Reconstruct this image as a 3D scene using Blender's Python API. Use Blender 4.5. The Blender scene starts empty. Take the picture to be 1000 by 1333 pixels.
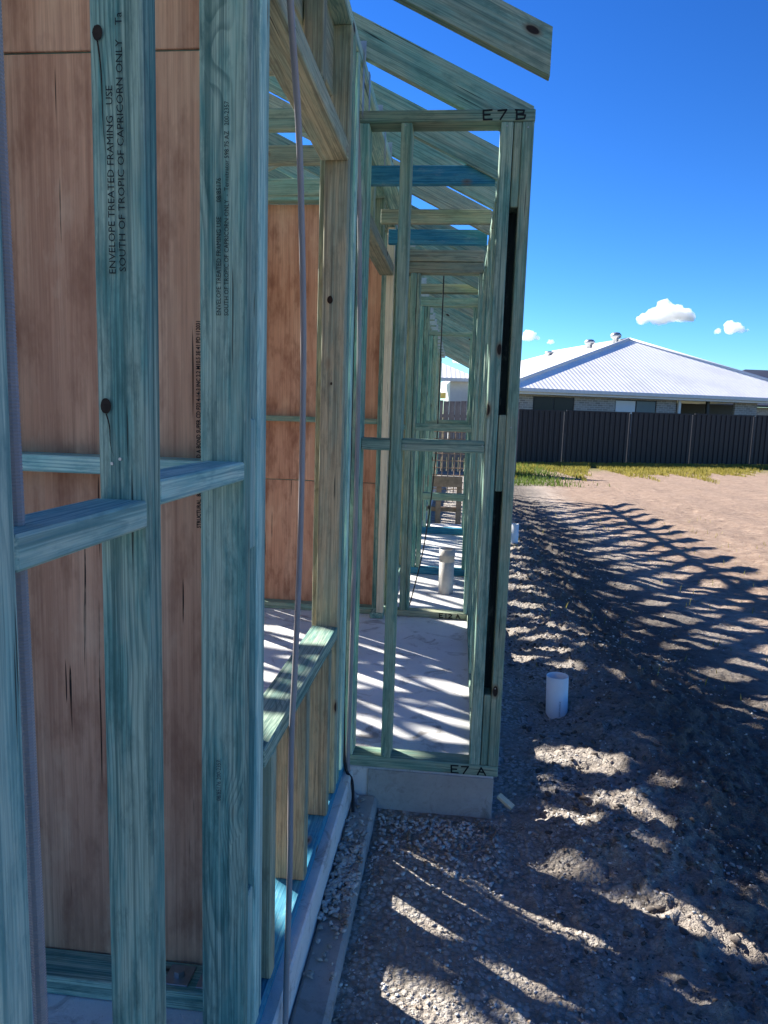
import bpy, bmesh, math, random
import numpy as np
from mathutils import Matrix, Vector
random.seed(7); rng = np.random.default_rng(7)
R = math.radians
scene = bpy.context.scene
col = scene.collection

# ------------------------------------------------------------------ camera
cam_d = bpy.data.cameras.new('camera'); cam = bpy.data.objects.new('camera', cam_d); col.objects.link(cam)
RW = ((0.99376, 0.04551242, -0.10183168), (0.10702364, -0.13192518, 0.98546521), (0.03141674, -0.9902143, -0.13597287))
m = Matrix.Identity(4)
for i in range(3):
    m[i][0] = RW[i][0]; m[i][1] = -RW[i][1]; m[i][2] = -RW[i][2]
m[0][3], m[1][3], m[2][3] = 0.39, 0.0, 1.385
cam.matrix_world = m
cam_d.sensor_fit = 'HORIZONTAL'; cam_d.sensor_width = 36.0; cam_d.lens = 33.48
cam_d.clip_start = 0.05; cam_d.clip_end = 6000
scene.camera = cam

# ------------------------------------------------------------------ sky, sun, exposure
SUN_EL, SUN_AZ = R(35), (-0.82, 0.57)          # horizontal direction towards the sun
w = bpy.data.worlds.new('World'); scene.world = w; w.use_nodes = True
nt = w.node_tree; bg = nt.nodes['Background']
sky = nt.nodes.new('ShaderNodeTexSky'); sky.sky_type = 'NISHITA'; sky.sun_disc = False
sky.sun_elevation = SUN_EL; sky.sun_rotation = math.atan2(SUN_AZ[0], SUN_AZ[1])
sky.altitude = 0; sky.air_density = 1.0; sky.dust_density = 0.0; sky.ozone_density = 3.0
hs = nt.nodes.new('ShaderNodeHueSaturation'); hs.inputs['Saturation'].default_value = 1.1; hs.inputs['Value'].default_value = .42
gm = nt.nodes.new('ShaderNodeGamma'); gm.inputs[1].default_value = 1.5      # deep, polarised-looking blue
nt.links.new(sky.outputs[0], gm.inputs[0]); nt.links.new(gm.outputs[0], hs.inputs['Color']); tn = nt.nodes.new('ShaderNodeMix'); tn.data_type = 'RGBA'; tn.blend_type = 'MULTIPLY'; tn.inputs[0].default_value = 1.0; tn.inputs[7].default_value = (.52, .75, 1, 1)
nt.links.new(hs.outputs[0], tn.inputs[6]); nt.links.new(tn.outputs[2], bg.inputs[0]); bg.inputs[1].default_value = 0.055
sd = bpy.data.lights.new('sun', 'SUN'); sd.energy = 4.0; sd.angle = R(0.5); sd.color = (1.0, 0.95, 0.86)
so = bpy.data.objects.new('sun', sd); col.objects.link(so)
dv = Vector((SUN_AZ[0], SUN_AZ[1], 0)).normalized() * math.cos(SUN_EL) + Vector((0, 0, math.sin(SUN_EL)))
so.rotation_euler = dv.to_track_quat('Z', 'Y').to_euler(); so.location = (0, 0, 30)
vs = scene.view_settings; vs.view_transform = 'Standard'; vs.look = 'None'; vs.exposure = 1.95; vs.gamma = 1.0; vs.use_curve_mapping = False
scene.render.engine = 'CYCLES'
scene.cycles.max_bounces = 7; scene.cycles.diffuse_bounces = 5; scene.cycles.glossy_bounces = 2; scene.cycles.transmission_bounces = 2

# ------------------------------------------------------------------ node helpers
class NT:
    def __init__(s, name):
        s.m = bpy.data.materials.new(name); s.m.use_nodes = True; s.t = s.m.node_tree
        s.b = s.t.nodes['Principled BSDF']; s.b.inputs['Specular IOR Level'].default_value = 0.25
    def n(s, kind): return s.t.nodes.new('ShaderNode' + kind)
    def put(s, sock, v):
        if isinstance(v, (int, float)): sock.default_value = v
        elif isinstance(v, tuple): sock.default_value = v if len(v) == len(sock.default_value) else tuple(v) + (1,)
        else: s.t.links.new(v, sock)
    def ma(s, op, a, b=0.0, c=0.0):
        x = s.n('Math'); x.operation = op
        for i, v in enumerate((a, b, c)): s.put(x.inputs[i], v)
        return x.outputs[0]
    def vm(s, op, a, b=(0, 0, 0)):
        x = s.n('VectorMath'); x.operation = op; s.put(x.inputs[0], a); s.put(x.inputs[1], b)
        return x.outputs['Value' if op in ('LENGTH', 'DISTANCE', 'DOT_PRODUCT') else 'Vector']
    def noise(s, v, scale, detail=3, rough=.55, dist=0.0):
        x = s.n('TexNoise'); s.put(x.inputs['Vector'], v); x.inputs['Scale'].default_value = scale
        x.inputs['Detail'].default_value = detail; x.inputs['Roughness'].default_value = rough; x.inputs['Distortion'].default_value = dist
        return x.outputs
    def vor(s, v, scale, feat='F1'):
        x = s.n('TexVoronoi'); x.feature = feat; s.put(x.inputs['Vector'], v); x.inputs['Scale'].default_value = scale
        return x.outputs
    def ramp(s, v, stops):
        x = s.n('ValToRGB'); s.put(x.inputs[0], v); e = x.color_ramp.elements
        while len(e) < len(stops): e.new(0.5)
        for i, (p, c) in enumerate(stops):
            e[i].position = p; e[i].color = (c, c, c, 1) if isinstance(c, (int, float)) else tuple(c) + (1,)
        return x.outputs[0]
    def mix(s, f, a, b, mode='MIX'):
        x = s.n('Mix'); x.data_type = 'RGBA'; x.blend_type = mode
        s.put(x.inputs[0], f); s.put(x.inputs[6], a); s.put(x.inputs[7], b); return x.outputs[2]
    def mr(s, v, a, b, c=0.0, d=1.0):
        x = s.n('MapRange'); s.put(x.inputs[0], v)
        for i, q in enumerate((a, b, c, d)): x.inputs[i + 1].default_value = q
        return x.outputs[0]
    def sep(s, v):
        x = s.n('SeparateXYZ'); s.put(x.inputs[0], v); return x.outputs
    def comb(s, a, b, c):
        x = s.n('CombineXYZ')
        for i, v in enumerate((a, b, c)): s.put(x.inputs[i], v)
        return x.outputs[0]
    def co(s, which='Object'): return s.n('TexCoord').outputs[which]
    def rnd(s): return s.n('ObjectInfo').outputs['Random']
    def bump(s, h, strength=.3, dist=.002):
        x = s.n('Bump'); s.put(x.inputs['Height'], h); x.inputs['Strength'].default_value = strength; x.inputs['Distance'].default_value = dist
        s.t.links.new(x.outputs[0], s.b.inputs['Normal'])
    def out(s, colr, rough=.7, metal=0.0):
        s.put(s.b.inputs['Base Color'], colr); s.put(s.b.inputs['Roughness'], rough); s.b.inputs['Metallic'].default_value = metal
        return s.m

TONES = {  # main, second (less dye), dark latewood
    'teal':  ((.165, .350, .300), (.370, .480, .370), (.022, .085, .080)),
    'blue':  ((.330, .545, .480), (.490, .630, .520), (.070, .210, .220)),
    'vivid': ((.025, .200, .320), (.060, .250, .340), (.005, .090, .170)),
    'green': ((.200, .350, .280), (.320, .385, .280), (.060, .125, .100)),
    'grey':  ((.255, .325, .245), (.370, .375, .255), (.100, .115, .085)),
    'dark':  ((.018, .035, .038), (.03, .045, .045), (.008, .016, .018)),  # near-black, paints the shade inside the gaps between studs
    'pale':  ((.56, .53, .39), (.62, .57, .41), (.36, .31, .21)),
}
_wood = {}
def wood(tone, axis):
    k = (tone, axis)
    if k in _wood: return _wood[k]
    A, B, D = TONES[tone]; s = NT('timber_%s_%s' % (tone, 'xyz'[axis]))
    r = s.rnd(); off = s.vm('SCALE', s.comb(r, s.ma('FRACT', s.ma('MULTIPLY', r, 7.13)), s.ma('FRACT', s.ma('MULTIPLY', r, 13.7))))
    off.node.inputs['Scale'].default_value = 9.0
    p = s.co(); q = s.sep(p); o = s.sep(off)
    idx = [axis, (axis + 1) % 3, (axis + 2) % 3]
    L = s.ma('ADD', q[idx[0]], o[0]); u = q[idx[1]]; v = q[idx[2]]
    # growth rings about a pith that lies beside the board
    lowv = s.comb(s.ma('MULTIPLY', L, 1.4), s.ma('MULTIPLY', u, 6.0), s.ma('MULTIPLY', v, 6.0))
    nz = s.sep(s.noise(s.vm('ADD', lowv, off), 1.5, 2)[1])
    pu = s.ma('MULTIPLY_ADD', s.ma('FRACT', s.ma('MULTIPLY', r, 3.3)), .12, -.06)
    pv = s.ma('MULTIPLY_ADD', s.ma('FRACT', s.ma('MULTIPLY', r, 5.9)), .10, -.05)
    uu = s.ma('ADD', s.ma('SUBTRACT', u, pu), s.ma('MULTIPLY_ADD', nz[0], .044, -.022))
    vv = s.ma('ADD', s.ma('SUBTRACT', v, pv), s.ma('MULTIPLY_ADD', nz[1], .044, -.022))
    # knots pull the rings aside
    kv = s.comb(s.ma('MULTIPLY', L, 5.0), s.ma('MULTIPLY_ADD', s.ma('ADD', u, v), 11.0, o[1]), 0.0)
    vo = s.vor(kv, 1.0); gate = s.ma('GREATER_THAN', s.sep(vo[1])[0], .74)
    kd = s.ma('DIVIDE', vo[0], s.ma('MAXIMUM', gate, .02))
    pull = s.mr(kd, 0.0, .5, 1.0, 0.0)
    rad = s.vm('LENGTH', s.comb(uu, vv, 0.0)); rad = s.ma('ADD', rad, s.ma('MULTIPLY', s.ma('MULTIPLY', pull, pull), .03))
    ring = s.ma('FRACT', s.ma('MULTIPLY', rad, 165.0))
    late = s.ramp(ring, [(0, .0), (.5, .12), (.80, .95), (.90, 1.0), (1.0, 0.0)])
    fib = s.noise(s.comb(s.ma('MULTIPLY', L, 7.0), s.ma('MULTIPLY', u, 380.0), s.ma('MULTIPLY', v, 380.0)), 1.0, 2)[0]
    blot = s.noise(s.vm('ADD', s.comb(s.ma('MULTIPLY', L, 3.5), s.ma('MULTIPLY', u, 22.0), s.ma('MULTIPLY', v, 22.0)), off), 1.0, 4, .65)[0]
    big_ = s.noise(s.vm('ADD', s.comb(s.ma('MULTIPLY', L, 1.5), s.ma('MULTIPLY', u, 8.0), s.ma('MULTIPLY', v, 8.0)), off), 1.0, 1)[0]
    c = s.mix(s.mr(blot, .43, .57), A, B)
    c = s.mix(s.mr(blot, .40, .30, 0, .7), c, s.mix(.6, A, D))
    mot = s.noise(s.vm('ADD', s.comb(s.ma('MULTIPLY', L, 9.0), s.ma('MULTIPLY', u, 30.0), s.ma('MULTIPLY', v, 30.0)), off), 1.0, 5, .75)[0]
    c = s.mix(s.mr(mot, .50, .68, 0, .75), c, s.mix(.75, c, D)); c = s.mix(s.mr(mot, .44, .30, 0, .6), c, s.mix(.5, c, (.46, .50, .42)))
    c = s.mix(s.ma('MULTIPLY', late, s.mr(big_, .38, .62, .10, .55)), c, D)
    strk = s.noise(s.comb(s.ma('MULTIPLY', L, 1.1), s.ma('MULTIPLY_ADD', u, 95.0, o[1]), s.ma('MULTIPLY_ADD', v, 95.0, o[2])), 1.0, 2, .65)[0]
    c = s.mix(s.mr(strk, .52, .66, 0, .8), c, s.mix(.8, c, D)); c = s.mix(s.mr(strk, .46, .34, 0, .55), c, B)
    c = s.mix(s.mr(fib, .42, .68, .0, .7), c, s.mix(.7, c, D))
    kn = s.mr(kd, .095, .12, 1.0, 0.0)
    c = s.mix(s.mr(kd, .11, .19, .7, 0.0), c, (.16, .10, .055))
    c = s.mix(kn, c, (.020, .014, .011))
    # drying checks: thin dark lines along the grain
    ck = s.noise(s.comb(s.ma('MULTIPLY', L, 3.0), s.ma('MULTIPLY', u, 130.0), s.ma('MULTIPLY', v, 130.0)), 1.0, 1)[0]
    chk = s.mr(ck, .74, .77)
    c = s.mix(s.ma('MULTIPLY', chk, .85), c, (.02, .025, .022))
    br = s.ma('MULTIPLY_ADD', s.ma('FRACT', s.ma('MULTIPLY', r, 17.7)), .4, .85)
    x = s.vm('SCALE', c); s.put(x.node.inputs['Scale'], br)
    h = s.ma('SUBTRACT', fib, s.ma('MULTIPLY', chk, 2.0))
    s.bump(h, .7, .0015)
    _wood[k] = s.out(x, s.mr(fib, .2, .8, .62, .82)); return _wood[k]

def m_ply():
    s = NT('bracing_plywood'); r = s.rnd(); p = s.co(); q = s.sep(p)
    off = s.vm('SCALE', s.comb(r, r, r)); off.node.inputs['Scale'].default_value = 23.0
    p2 = s.vm('ADD', s.comb(s.ma('MULTIPLY', q[0], 11.0), q[1], s.ma('MULTIPLY', q[2], .8)), off)
    a = s.noise(p2, 1.0, 4, .55, .6)[0]; b = s.noise(s.vm('MULTIPLY', p2, (9, 1, 1.6)), 1.0, 5, .65)[0]
    c = s.ramp(a, [(.3, (.45, .220, .135)), (.5, (.60, .325, .205)), (.7, (.68, .415, .275))])
    f = s.noise(s.comb(s.ma('MULTIPLY', q[0], 260.0), 0.0, s.ma('MULTIPLY', q[2], 5.0)), 1.0, 3)[0]
    c = s.mix(s.mr(b, .45, .7, 0, .6), c, (.28, .125, .08)); c = s.mix(s.mr(f, .4, .8, 0, .4), c, (.22, .12, .08))
    ck = s.noise(s.vm('ADD', s.comb(s.ma('MULTIPLY', q[0], 70.0), 0.0, s.ma('MULTIPLY', q[2], 2.2)), off), 1.0, 1)[0]
    k = s.mr(ck, .735, .75); c = s.mix(k, c, (.02, .012, .01))
    st = s.noise(s.vm('ADD', s.vm('MULTIPLY', p, (2.2, 1, .8)), off), 4.0, 5, .65)[0]; c = s.mix(s.mr(st, .50, .68, 0, .75), c, (.22, .085, .05)); c = s.mix(s.mr(st, .45, .33, 0, .5), c, (.66, .42, .28))
    s.bump(s.ma('SUBTRACT', f, s.ma('MULTIPLY', k, 3.0)), .4, .001)
    return s.out(c, .72)

def m_concrete(name, base, var=.5):
    s = NT(name); p = s.co()
    a = s.noise(p, 2.3, 6, .6)[0]; b = s.noise(p, 60, 4, .7)[0]; st = s.noise(p, 7, 5, .7, 1.0)[0]
    d = tuple(x * (1 - var) for x in base)
    c = s.mix(s.mr(a, .3, .7), base, d); c = s.mix(s.mr(b, .5, .8, 0, .6), c, d)
    c = s.mix(s.mr(st, .54, .70, 0, .75), c, (.16, .135, .11))
    pit = s.vor(p, 90)[0]; c = s.mix(s.mr(pit, .05, .12, .6, 0.0), c, (.06, .055, .05))
    s.bump(s.ma('ADD', b, s.ma('MULTIPLY', st, .6)), .5, .003); return s.out(c, .85)

def m_ground():
    s = NT('building_site_soil'); p = s.co(); q = s.sep(p)
    a = s.noise(p, .55, 3, .6)[0]; b = s.noise(p, 5.0, 5, .72)[0]; d = s.noise(p, 42.0, 4, .78)[0]; e = s.noise(s.vm('MULTIPLY', p, (1, 2.2, 1)), 9.0, 5, .8)[0]
    soil = s.ramp(b, [(.25, (.30, .255, .215)), (.5, (.42, .365, .315)), (.75, (.54, .48, .42))])
    pinky = s.ramp(b, [(.25, (.235, .165, .122)), (.55, (.345, .245, .182)), (.8, (.44, .325, .25))])
    # X of the bank centre wanders with Y
    cx = s.ma('ADD', s.ma('MULTIPLY_ADD', q[1], -.03, 1.75), s.ma('MULTIPLY', a, 1.2))
    far = s.mr(s.ma('SUBTRACT', q[0], cx), -.1, .9)
    pinky = s.mix(s.mr(e, .50, .66, 0, .75), pinky, (.19, .125, .095)); pinky = s.mix(s.mr(e, .46, .34, 0, .6), pinky, (.55, .43, .34))
    soil = s.mix(s.mr(e, .52, .66, 0, .8), soil, (.085, .072, .063))
    c = s.mix(far, soil, pinky)
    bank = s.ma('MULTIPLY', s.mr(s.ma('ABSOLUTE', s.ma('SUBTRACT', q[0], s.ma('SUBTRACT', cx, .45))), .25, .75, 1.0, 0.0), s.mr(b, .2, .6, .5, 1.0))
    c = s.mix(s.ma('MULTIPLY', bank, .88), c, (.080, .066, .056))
    gv = s.vor(p, 55); gr = s.mix(s.sep(gv[1])[0], (.36, .33, .30), (.64, .60, .55)); gr = s.mix(s.mr(gv[0], .4, .65), gr, (.22, .20, .175))
    near = s.mr(s.ma('ADD', q[0], s.ma('MULTIPLY', a, .8)), 1.75, 1.25)
    c = s.mix(s.ma('MULTIPLY', near, s.mr(b, .42, .56, .15, .8)), c, gr)
    c = s.mix(s.mr(d, .45, .75, 0, .5), c, s.mix(.6, c, (.03, .025, .02)))
    lawn = s.mr(s.ma('ADD', s.ma('MULTIPLY_ADD', q[0], -.29, q[1]), s.ma('MULTIPLY_ADD', b, 6.0, -3.0)), 19.4, 21.6)
    grass = s.ramp(d, [(.3, (.09, .095, .028)), (.6, (.20, .18, .055)), (.8, (.29, .25, .10))])
    c = s.mix(lawn, c, grass)
    st = s.vor(p, 17); sm = s.mr(st[0], .10, .16, 1.0, 0.0); sm = s.ma('MULTIPLY', sm, s.ma('GREATER_THAN', s.sep(st[1])[1], .72))
    c = s.mix(sm, c, (.36, .33, .30))
    s.bump(s.ma('ADD', s.ma('MULTIPLY_ADD', e, -1.2, s.ma('MULTIPLY', d, .8)), s.ma('SUBTRACT', b, s.ma('MULTIPLY', gv[0], s.ma('MULTIPLY', near, .6)))), 1.0, .03)
    return s.out(c, .95)

def m_stone():
    s = NT('crushed_stone'); p = s.co(); v = s.vor(p, 28)[1]; n = s.noise(p, 120, 3)[0]
    c = s.mix(s.sep(v)[0], (.30, .285, .265), (.68, .65, .61)); c = s.mix(s.mr(s.sep(v)[1], .75, .9), c, (.30, .22, .16))
    c = s.mix(s.mr(n, .4, .8, 0, .5), c, (.08, .075, .07)); s.bump(n, .5, .002); return s.out(c, .9)

def m_plain(name, c, rough=.6, metal=0.0, var=.25, scale=8):
    s = NT(name); p = s.co(); n = s.noise(p, scale, 5, .6)[0]
    d = tuple(x * (1 - var) for x in c); k = s.mix(s.mr(n, .3, .7), c, d); s.bump(n, .15, .002); return s.out(k, rough, metal)

def m_grass(name, stops):
    s = NT(name); p = s.co(); n = s.noise(p, 3.0, 3)[0]; n2 = s.noise(p, 40, 2)[0]
    c = s.ramp(s.ma('MULTIPLY_ADD', n2, .5, s.ma('MULTIPLY', n, .5)), stops); m_ = s.out(c, .7)
    tr = s.n('BsdfTranslucent'); s.t.links.new(c, tr.inputs[0]); mx = s.n('MixShader'); mx.inputs[0].default_value = .4
    o = s.t.nodes['Material Output']; s.t.links.new(s.b.outputs[0], mx.inputs[1]); s.t.links.new(tr.outputs[0], mx.inputs[2]); s.t.links.new(mx.outputs[0], o.inputs[0])
    return m_

def m_brick():
    s = NT('grey_brickwork'); p = s.co(); q = s.sep(p)
    b = s.n('TexBrick'); s.put(b.inputs['Vector'], s.comb(q[0], q[2], 0.0)); b.inputs['Scale'].default_value = 1.0
    b.inputs['Brick Width'].default_value = .24; b.inputs['Row Height'].default_value = .086; b.inputs['Mortar Size'].default_value = .010
    b.inputs['Color1'].default_value = (.20, .19, .19, 1); b.inputs['Color2'].default_value = (.33, .31, .30, 1); b.inputs['Mortar'].default_value = (.42, .41, .39, 1)
    return s.out(b.outputs[0], .9)

def m_roof(name, c, dark):
    s = NT(name); p = s.co('UV'); q = s.sep(p)
    wv = s.ma('SINE', s.ma('MULTIPLY', q[0], 2 * math.pi / .19)); n = s.noise(s.co(), .6, 5, .65)[0]; n2 = s.noise(s.co(), 6, 4)[0]
    k = s.mix(s.mr(n, .45, .68, 0, .7), c, dark); k = s.mix(s.mr(n2, .45, .7, 0, .3), k, dark)
    s.bump(wv, .3, .02); s.b.inputs['Specular IOR Level'].default_value = .8; return s.out(k, .38, 0.0)

def m_glass(name, c, rough=.05):
    s = NT(name); s.b.inputs['Specular IOR Level'].default_value = .2; return s.out(c, rough)

PLY = m_ply(); CONC = m_concrete('slab_concrete', (.70, .69, .675), .2); CONC2 = m_concrete('footing_concrete', (.44, .425, .405), .45)
GROUND = m_ground(); STONE = m_stone(); STONED = m_plain('dark_clod', (.15, .125, .108), .95, 0, .5, 20)
PVC = m_plain('white_pvc', (.78, .79, .80), .35, 0, .08); DIRTPVC = m_plain('dirty_pvc', (.55, .53, .50), .6, 0, .35, 14)
CABLE = m_plain('grey_purple_conduit', (.29, .28, .29), .28, 0, .2); CABLED = m_plain('black_cable', (.02, .02, .024), .5)
GALV = m_plain('galvanised_steel', (.42, .44, .46), .4, .8, .3, 30); INK = m_plain('stamp_ink', (.012, .016, .018), .8); INKF = m_plain('faded_ink', (.035, .055, .06), .8)
FENCE = m_plain('charcoal_steel', (.020, .021, .028), .45, 0, .15, 2); FENCEG = m_plain('weathered_paling', (.20, .18, .18), .8, 0, .4, 9)
BRICK = m_brick(); ROOFW = m_roof('pale_metal_roof', (.93, .90, .85), (.74, .72, .69)); ROOFD = m_roof('dark_metal_roof', (.075, .08, .09), (.05, .05, .06))
TRIM = m_plain('white_trim', (.66, .67, .68), .5, 0, .1); TRIMD = m_plain('dark_window_frame', (.03, .03, .035), .4)
GLD = m_glass('dark_glass', (.008, .010, .014), .25); GLL = m_plain('white_blind', (.62, .66, .70), .5, 0, .08, 2); GLB = m_plain('blue_grey_blind', (.12, .16, .18), .3, 0, .15, 2)
OLDW = m_plain('bare_brown_timber', (.36, .25, .17), .8, 0, .4, 16)

# ------------------------------------------------------------------ object helpers
def link(name, me, mat, parent=None):
    o = bpy.data.objects.new(name, me); col.objects.link(o)
    if mat is not None: me.materials.clear(); me.materials.append(mat)
    if parent is not None: o.parent = parent
    return o
def tag(o, label=None, cat=None, group=None, kind=None):
    for k, v in (('label', label), ('category', cat), ('group', group), ('kind', kind)):
        if v: o[k] = v
    return o
def thing(name, label, cat, loc=(0, 0, 0), rz=0.0, group=None):
    o = bpy.data.objects.new(name, None); col.objects.link(o); o.location = loc; o.rotation_euler = (0, 0, rz); o.empty_display_size = .1
    return tag(o, label, cat, group)
def local(o, parent):       # all things here are un-scaled; parents may be moved, so place parts relative to them
    if parent is not None: o.location = Vector(o.location) - Vector(parent.location)
    return o
def boxmesh(sx, sy, sz, bev=.003):
    bm = bmesh.new(); bmesh.ops.create_cube(bm, size=1.0)
    bmesh.ops.scale(bm, vec=(sx, sy, sz), verts=bm.verts)
    if bev: bmesh.ops.bevel(bm, geom=list(bm.edges), offset=min(bev, .3 * min(sx, sy, sz)), segments=1, affect='EDGES', profile=.5)
    me = bpy.data.meshes.new('m'); bm.to_mesh(me); bm.free(); return me
def box(name, x0, x1, y0, y1, z0, z1, mat, parent=None, bev=.003):
    s = (x1 - x0, y1 - y0, z1 - z0)
    o = link(name, boxmesh(*s, bev), mat, parent); o.location = ((x0 + x1) / 2, (y0 + y1) / 2, (z0 + z1) / 2)
    return local(o, parent)
def timber(name, x0, x1, y0, y1, z0, z1, tone, parent, jit=.0012):
    s = (x1 - x0, y1 - y0, z1 - z0); ax = s.index(max(s))
    o = box(name, x0, x1, y0, y1, z0, z1, wood(tone, ax), parent)
    if jit:
        j = [random.uniform(-jit, jit) for _ in range(3)]; j[ax] = 0
        o.location = Vector(o.location) + Vector(j)
    return o
def pydata(name, vs_, fs, mat, parent=None, smooth=False):
    me = bpy.data.meshes.new(name); me.from_pydata([tuple(v) for v in vs_], [], fs); me.update()
    if smooth: me.polygons.foreach_set('use_smooth', [True] * len(me.polygons))
    return link(name, me, mat, parent)
def prism_xz(name, prof, y0, y1, mat, parent):       # profile in X-Z extruded along Y
    n = len(prof); v = [(x, y0, z) for x, z in prof] + [(x, y1, z) for x, z in prof]
    f = [tuple(range(n)), tuple(range(2 * n - 1, n - 1, -1))] + [(i, i + n, (i + 1) % n + n, (i + 1) % n) for i in range(n)]
    f = [t[::-1] for t in f]
    o = pydata(name, v, f, mat, parent); return o
def beam_xz(name, p, q, depth, y0, th, tone, parent, plumb0=False, plumb1=False):   # board from p to q (lower edge) in an X-Z plane, local X along the board
    d = Vector((q[0] - p[0], 0, q[1] - p[1])); L = d.length; a = -math.atan2(d.z, d.x)
    t = math.tan(a)
    x0t = -t * depth if plumb0 else 0; x1t = L - t * depth if plumb1 else L
    x0t, x1t = (depth * -math.tan(-a) if plumb0 else 0), (L + depth * math.tan(-a) if plumb1 else L)
    prof = [(0, 0), (L, 0), (x1t, depth), (x0t, depth)]
    o = prism_xz(name, prof, -th / 2, th / 2, wood(tone, 0), parent)
    o.rotation_euler = (0, a, 0); o.location = (p[0], y0 + th / 2, p[1]); return local(o, parent)
def tube_pts(pts, rad, n=8, rings=None):
    P = [Vector(p) for p in pts]; V, F = [], []
    for i, p in enumerate(P):
        t = (P[min(i + 1, len(P) - 1)] - P[max(i - 1, 0)]).normalized()
        a = t.cross(Vector((0.3, 1, 0.1))).normalized(); b = t.cross(a)
        r = rad[i] if isinstance(rad, (list, tuple)) else rad
        for k in range(n):
            q = 2 * math.pi * k / n; V.append(p + (a * math.cos(q) + b * math.sin(q)) * r)
    for i in range(len(P) - 1):
        for k in range(n): F.append((i * n + k, i * n + (k + 1) % n, (i + 1) * n + (k + 1) % n, (i + 1) * n + k))
    F.append(tuple(range(n - 1, -1, -1))); F.append(tuple(range((len(P) - 1) * n, len(P) * n))); return V, F
def smooth_path(pts, k=6):
    P = [Vector(p) for p in pts]; out = []
    for i in range(len(P) - 1):
        a = P[max(i - 1, 0)]; b = P[i]; c = P[i + 1]; d = P[min(i + 2, len(P) - 1)]
        for j in range(k):
            t = j / k; out.append(.5 * ((2 * b) + (c - a) * t + (2 * a - 5 * b + 4 * c - d) * t * t + (3 * b - a - 3 * c + d) * t ** 3))
    return out + [P[-1]]
def hose(name, pts, r, mat, label, cat, group=None, n=10):
    v, f = tube_pts(smooth_path(pts), r, n); return tag(pydata(name, v, f, mat, None, True), label, cat, group)
def text(parent, s, size, loc, vertical, mat, sx=1.0, shear=0.0, bold=.0):
    c = bpy.data.curves.new('t', 'FONT'); c.body = s; c.size = size; c.shear = shear; c.offset = bold; c.resolution_u = 2
    t = bpy.data.objects.new('t', c); col.objects.link(t)
    bpy.context.view_layer.update(); me = bpy.data.meshes.new_from_object(t.evaluated_get(bpy.context.evaluated_depsgraph_get()))
    bpy.data.objects.remove(t)
    o = link('stamp_text', me, mat, parent)
    M = Matrix(((0, -1, 0), (0, 0, -1), (1, 0, 0))) if vertical else Matrix(((1, 0, 0), (0, 0, -1), (0, 1, 0)))
    o.rotation_euler = M.to_euler(); o.scale = (sx, 1, 1); o.location = loc
    o.location = Vector(loc) - (Vector(parent.location) + (Vector(parent.parent.location) if parent.parent else Vector())); return o
STROKES = {'E': [[(.62, 1), (0, .96), (.05, 0), (.66, .02)], [(.02, .5), (.5, .52)]], '7': [[(0, .93), (.62, 1), (.2, 0)]],
           'B': [[(0, .98), (.05, 0)], [(-.08, 1), (.55, .92), (.5, .62), (.05, .52), (.66, .42), (.6, .08), (.0, 0)]],
           'A': [[(0, 0), (.3, 1), (.75, .0)], [(.12, .42), (.5, .4)]], '1': [[(.2, 1), (.22, 0)]], '2': [[(0, .8), (.3, 1), (.55, .75), (0, 0), (.62, .03)]]}
def marker(parent, chars, xs, y, z, h, wch, th=.0045):   # hand-drawn marker pen, drawn on a face that looks towards -Y
    V, F = [], []
    for ch, x in zip(chars, xs):
        if ch != ' ':
            for st in STROKES[ch]:
                for (a, b) in zip(st, st[1:]):
                    p = Vector((x + a[0] * wch, 0, z + a[1] * h)); q = Vector((x + b[0] * wch, 0, z + b[1] * h)); d = (q - p).normalized(); nrm = Vector((-d.z, 0, d.x)) * th / 2
                    e = d * th * .4; i = len(V); yy = y - random.uniform(.0006, .0010)
                    V += [p - e + nrm, p - e - nrm, q + e - nrm, q + e + nrm]; F.append((i, i + 1, i + 2, i + 3))
                    for k in range(i, i + 4): V[k] = Vector((V[k].x, yy, V[k].z))
    o = pydata('marker_writing', V, F, INK, parent)
    pl = Vector(parent.location) + (Vector(parent.parent.location) if parent.parent else Vector()); o.location = -pl
    return o

# value noise
def vnoise(x, y, seed):
    xi = np.floor(x).astype(np.int64); yi = np.floor(y).astype(np.int64); fx = x - xi; fy = y - yi
    fx = fx * fx * (3 - 2 * fx); fy = fy * fy * (3 - 2 * fy)
    def h(a, b):
        n = (a * 374761393 + b * 668265263 + seed * 982451653) & 0xffffffff
        n = ((n ^ (n >> 13)) * 1274126177) & 0xffffffff; return ((n ^ (n >> 16)) & 0xffff) / 65535.0
    return (h(xi, yi) * (1 - fx) + h(xi + 1, yi) * fx) * (1 - fy) + (h(xi, yi + 1) * (1 - fx) + h(xi + 1, yi + 1) * fx) * fy - .5
def fbm(x, y, sc, oc, seed, gain=.5):
    t = 0; a = 1.0
    for i in range(oc): t = t + a * vnoise(x * sc, y * sc, seed + i); sc *= 2.03; a *= gain
    return t

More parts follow.
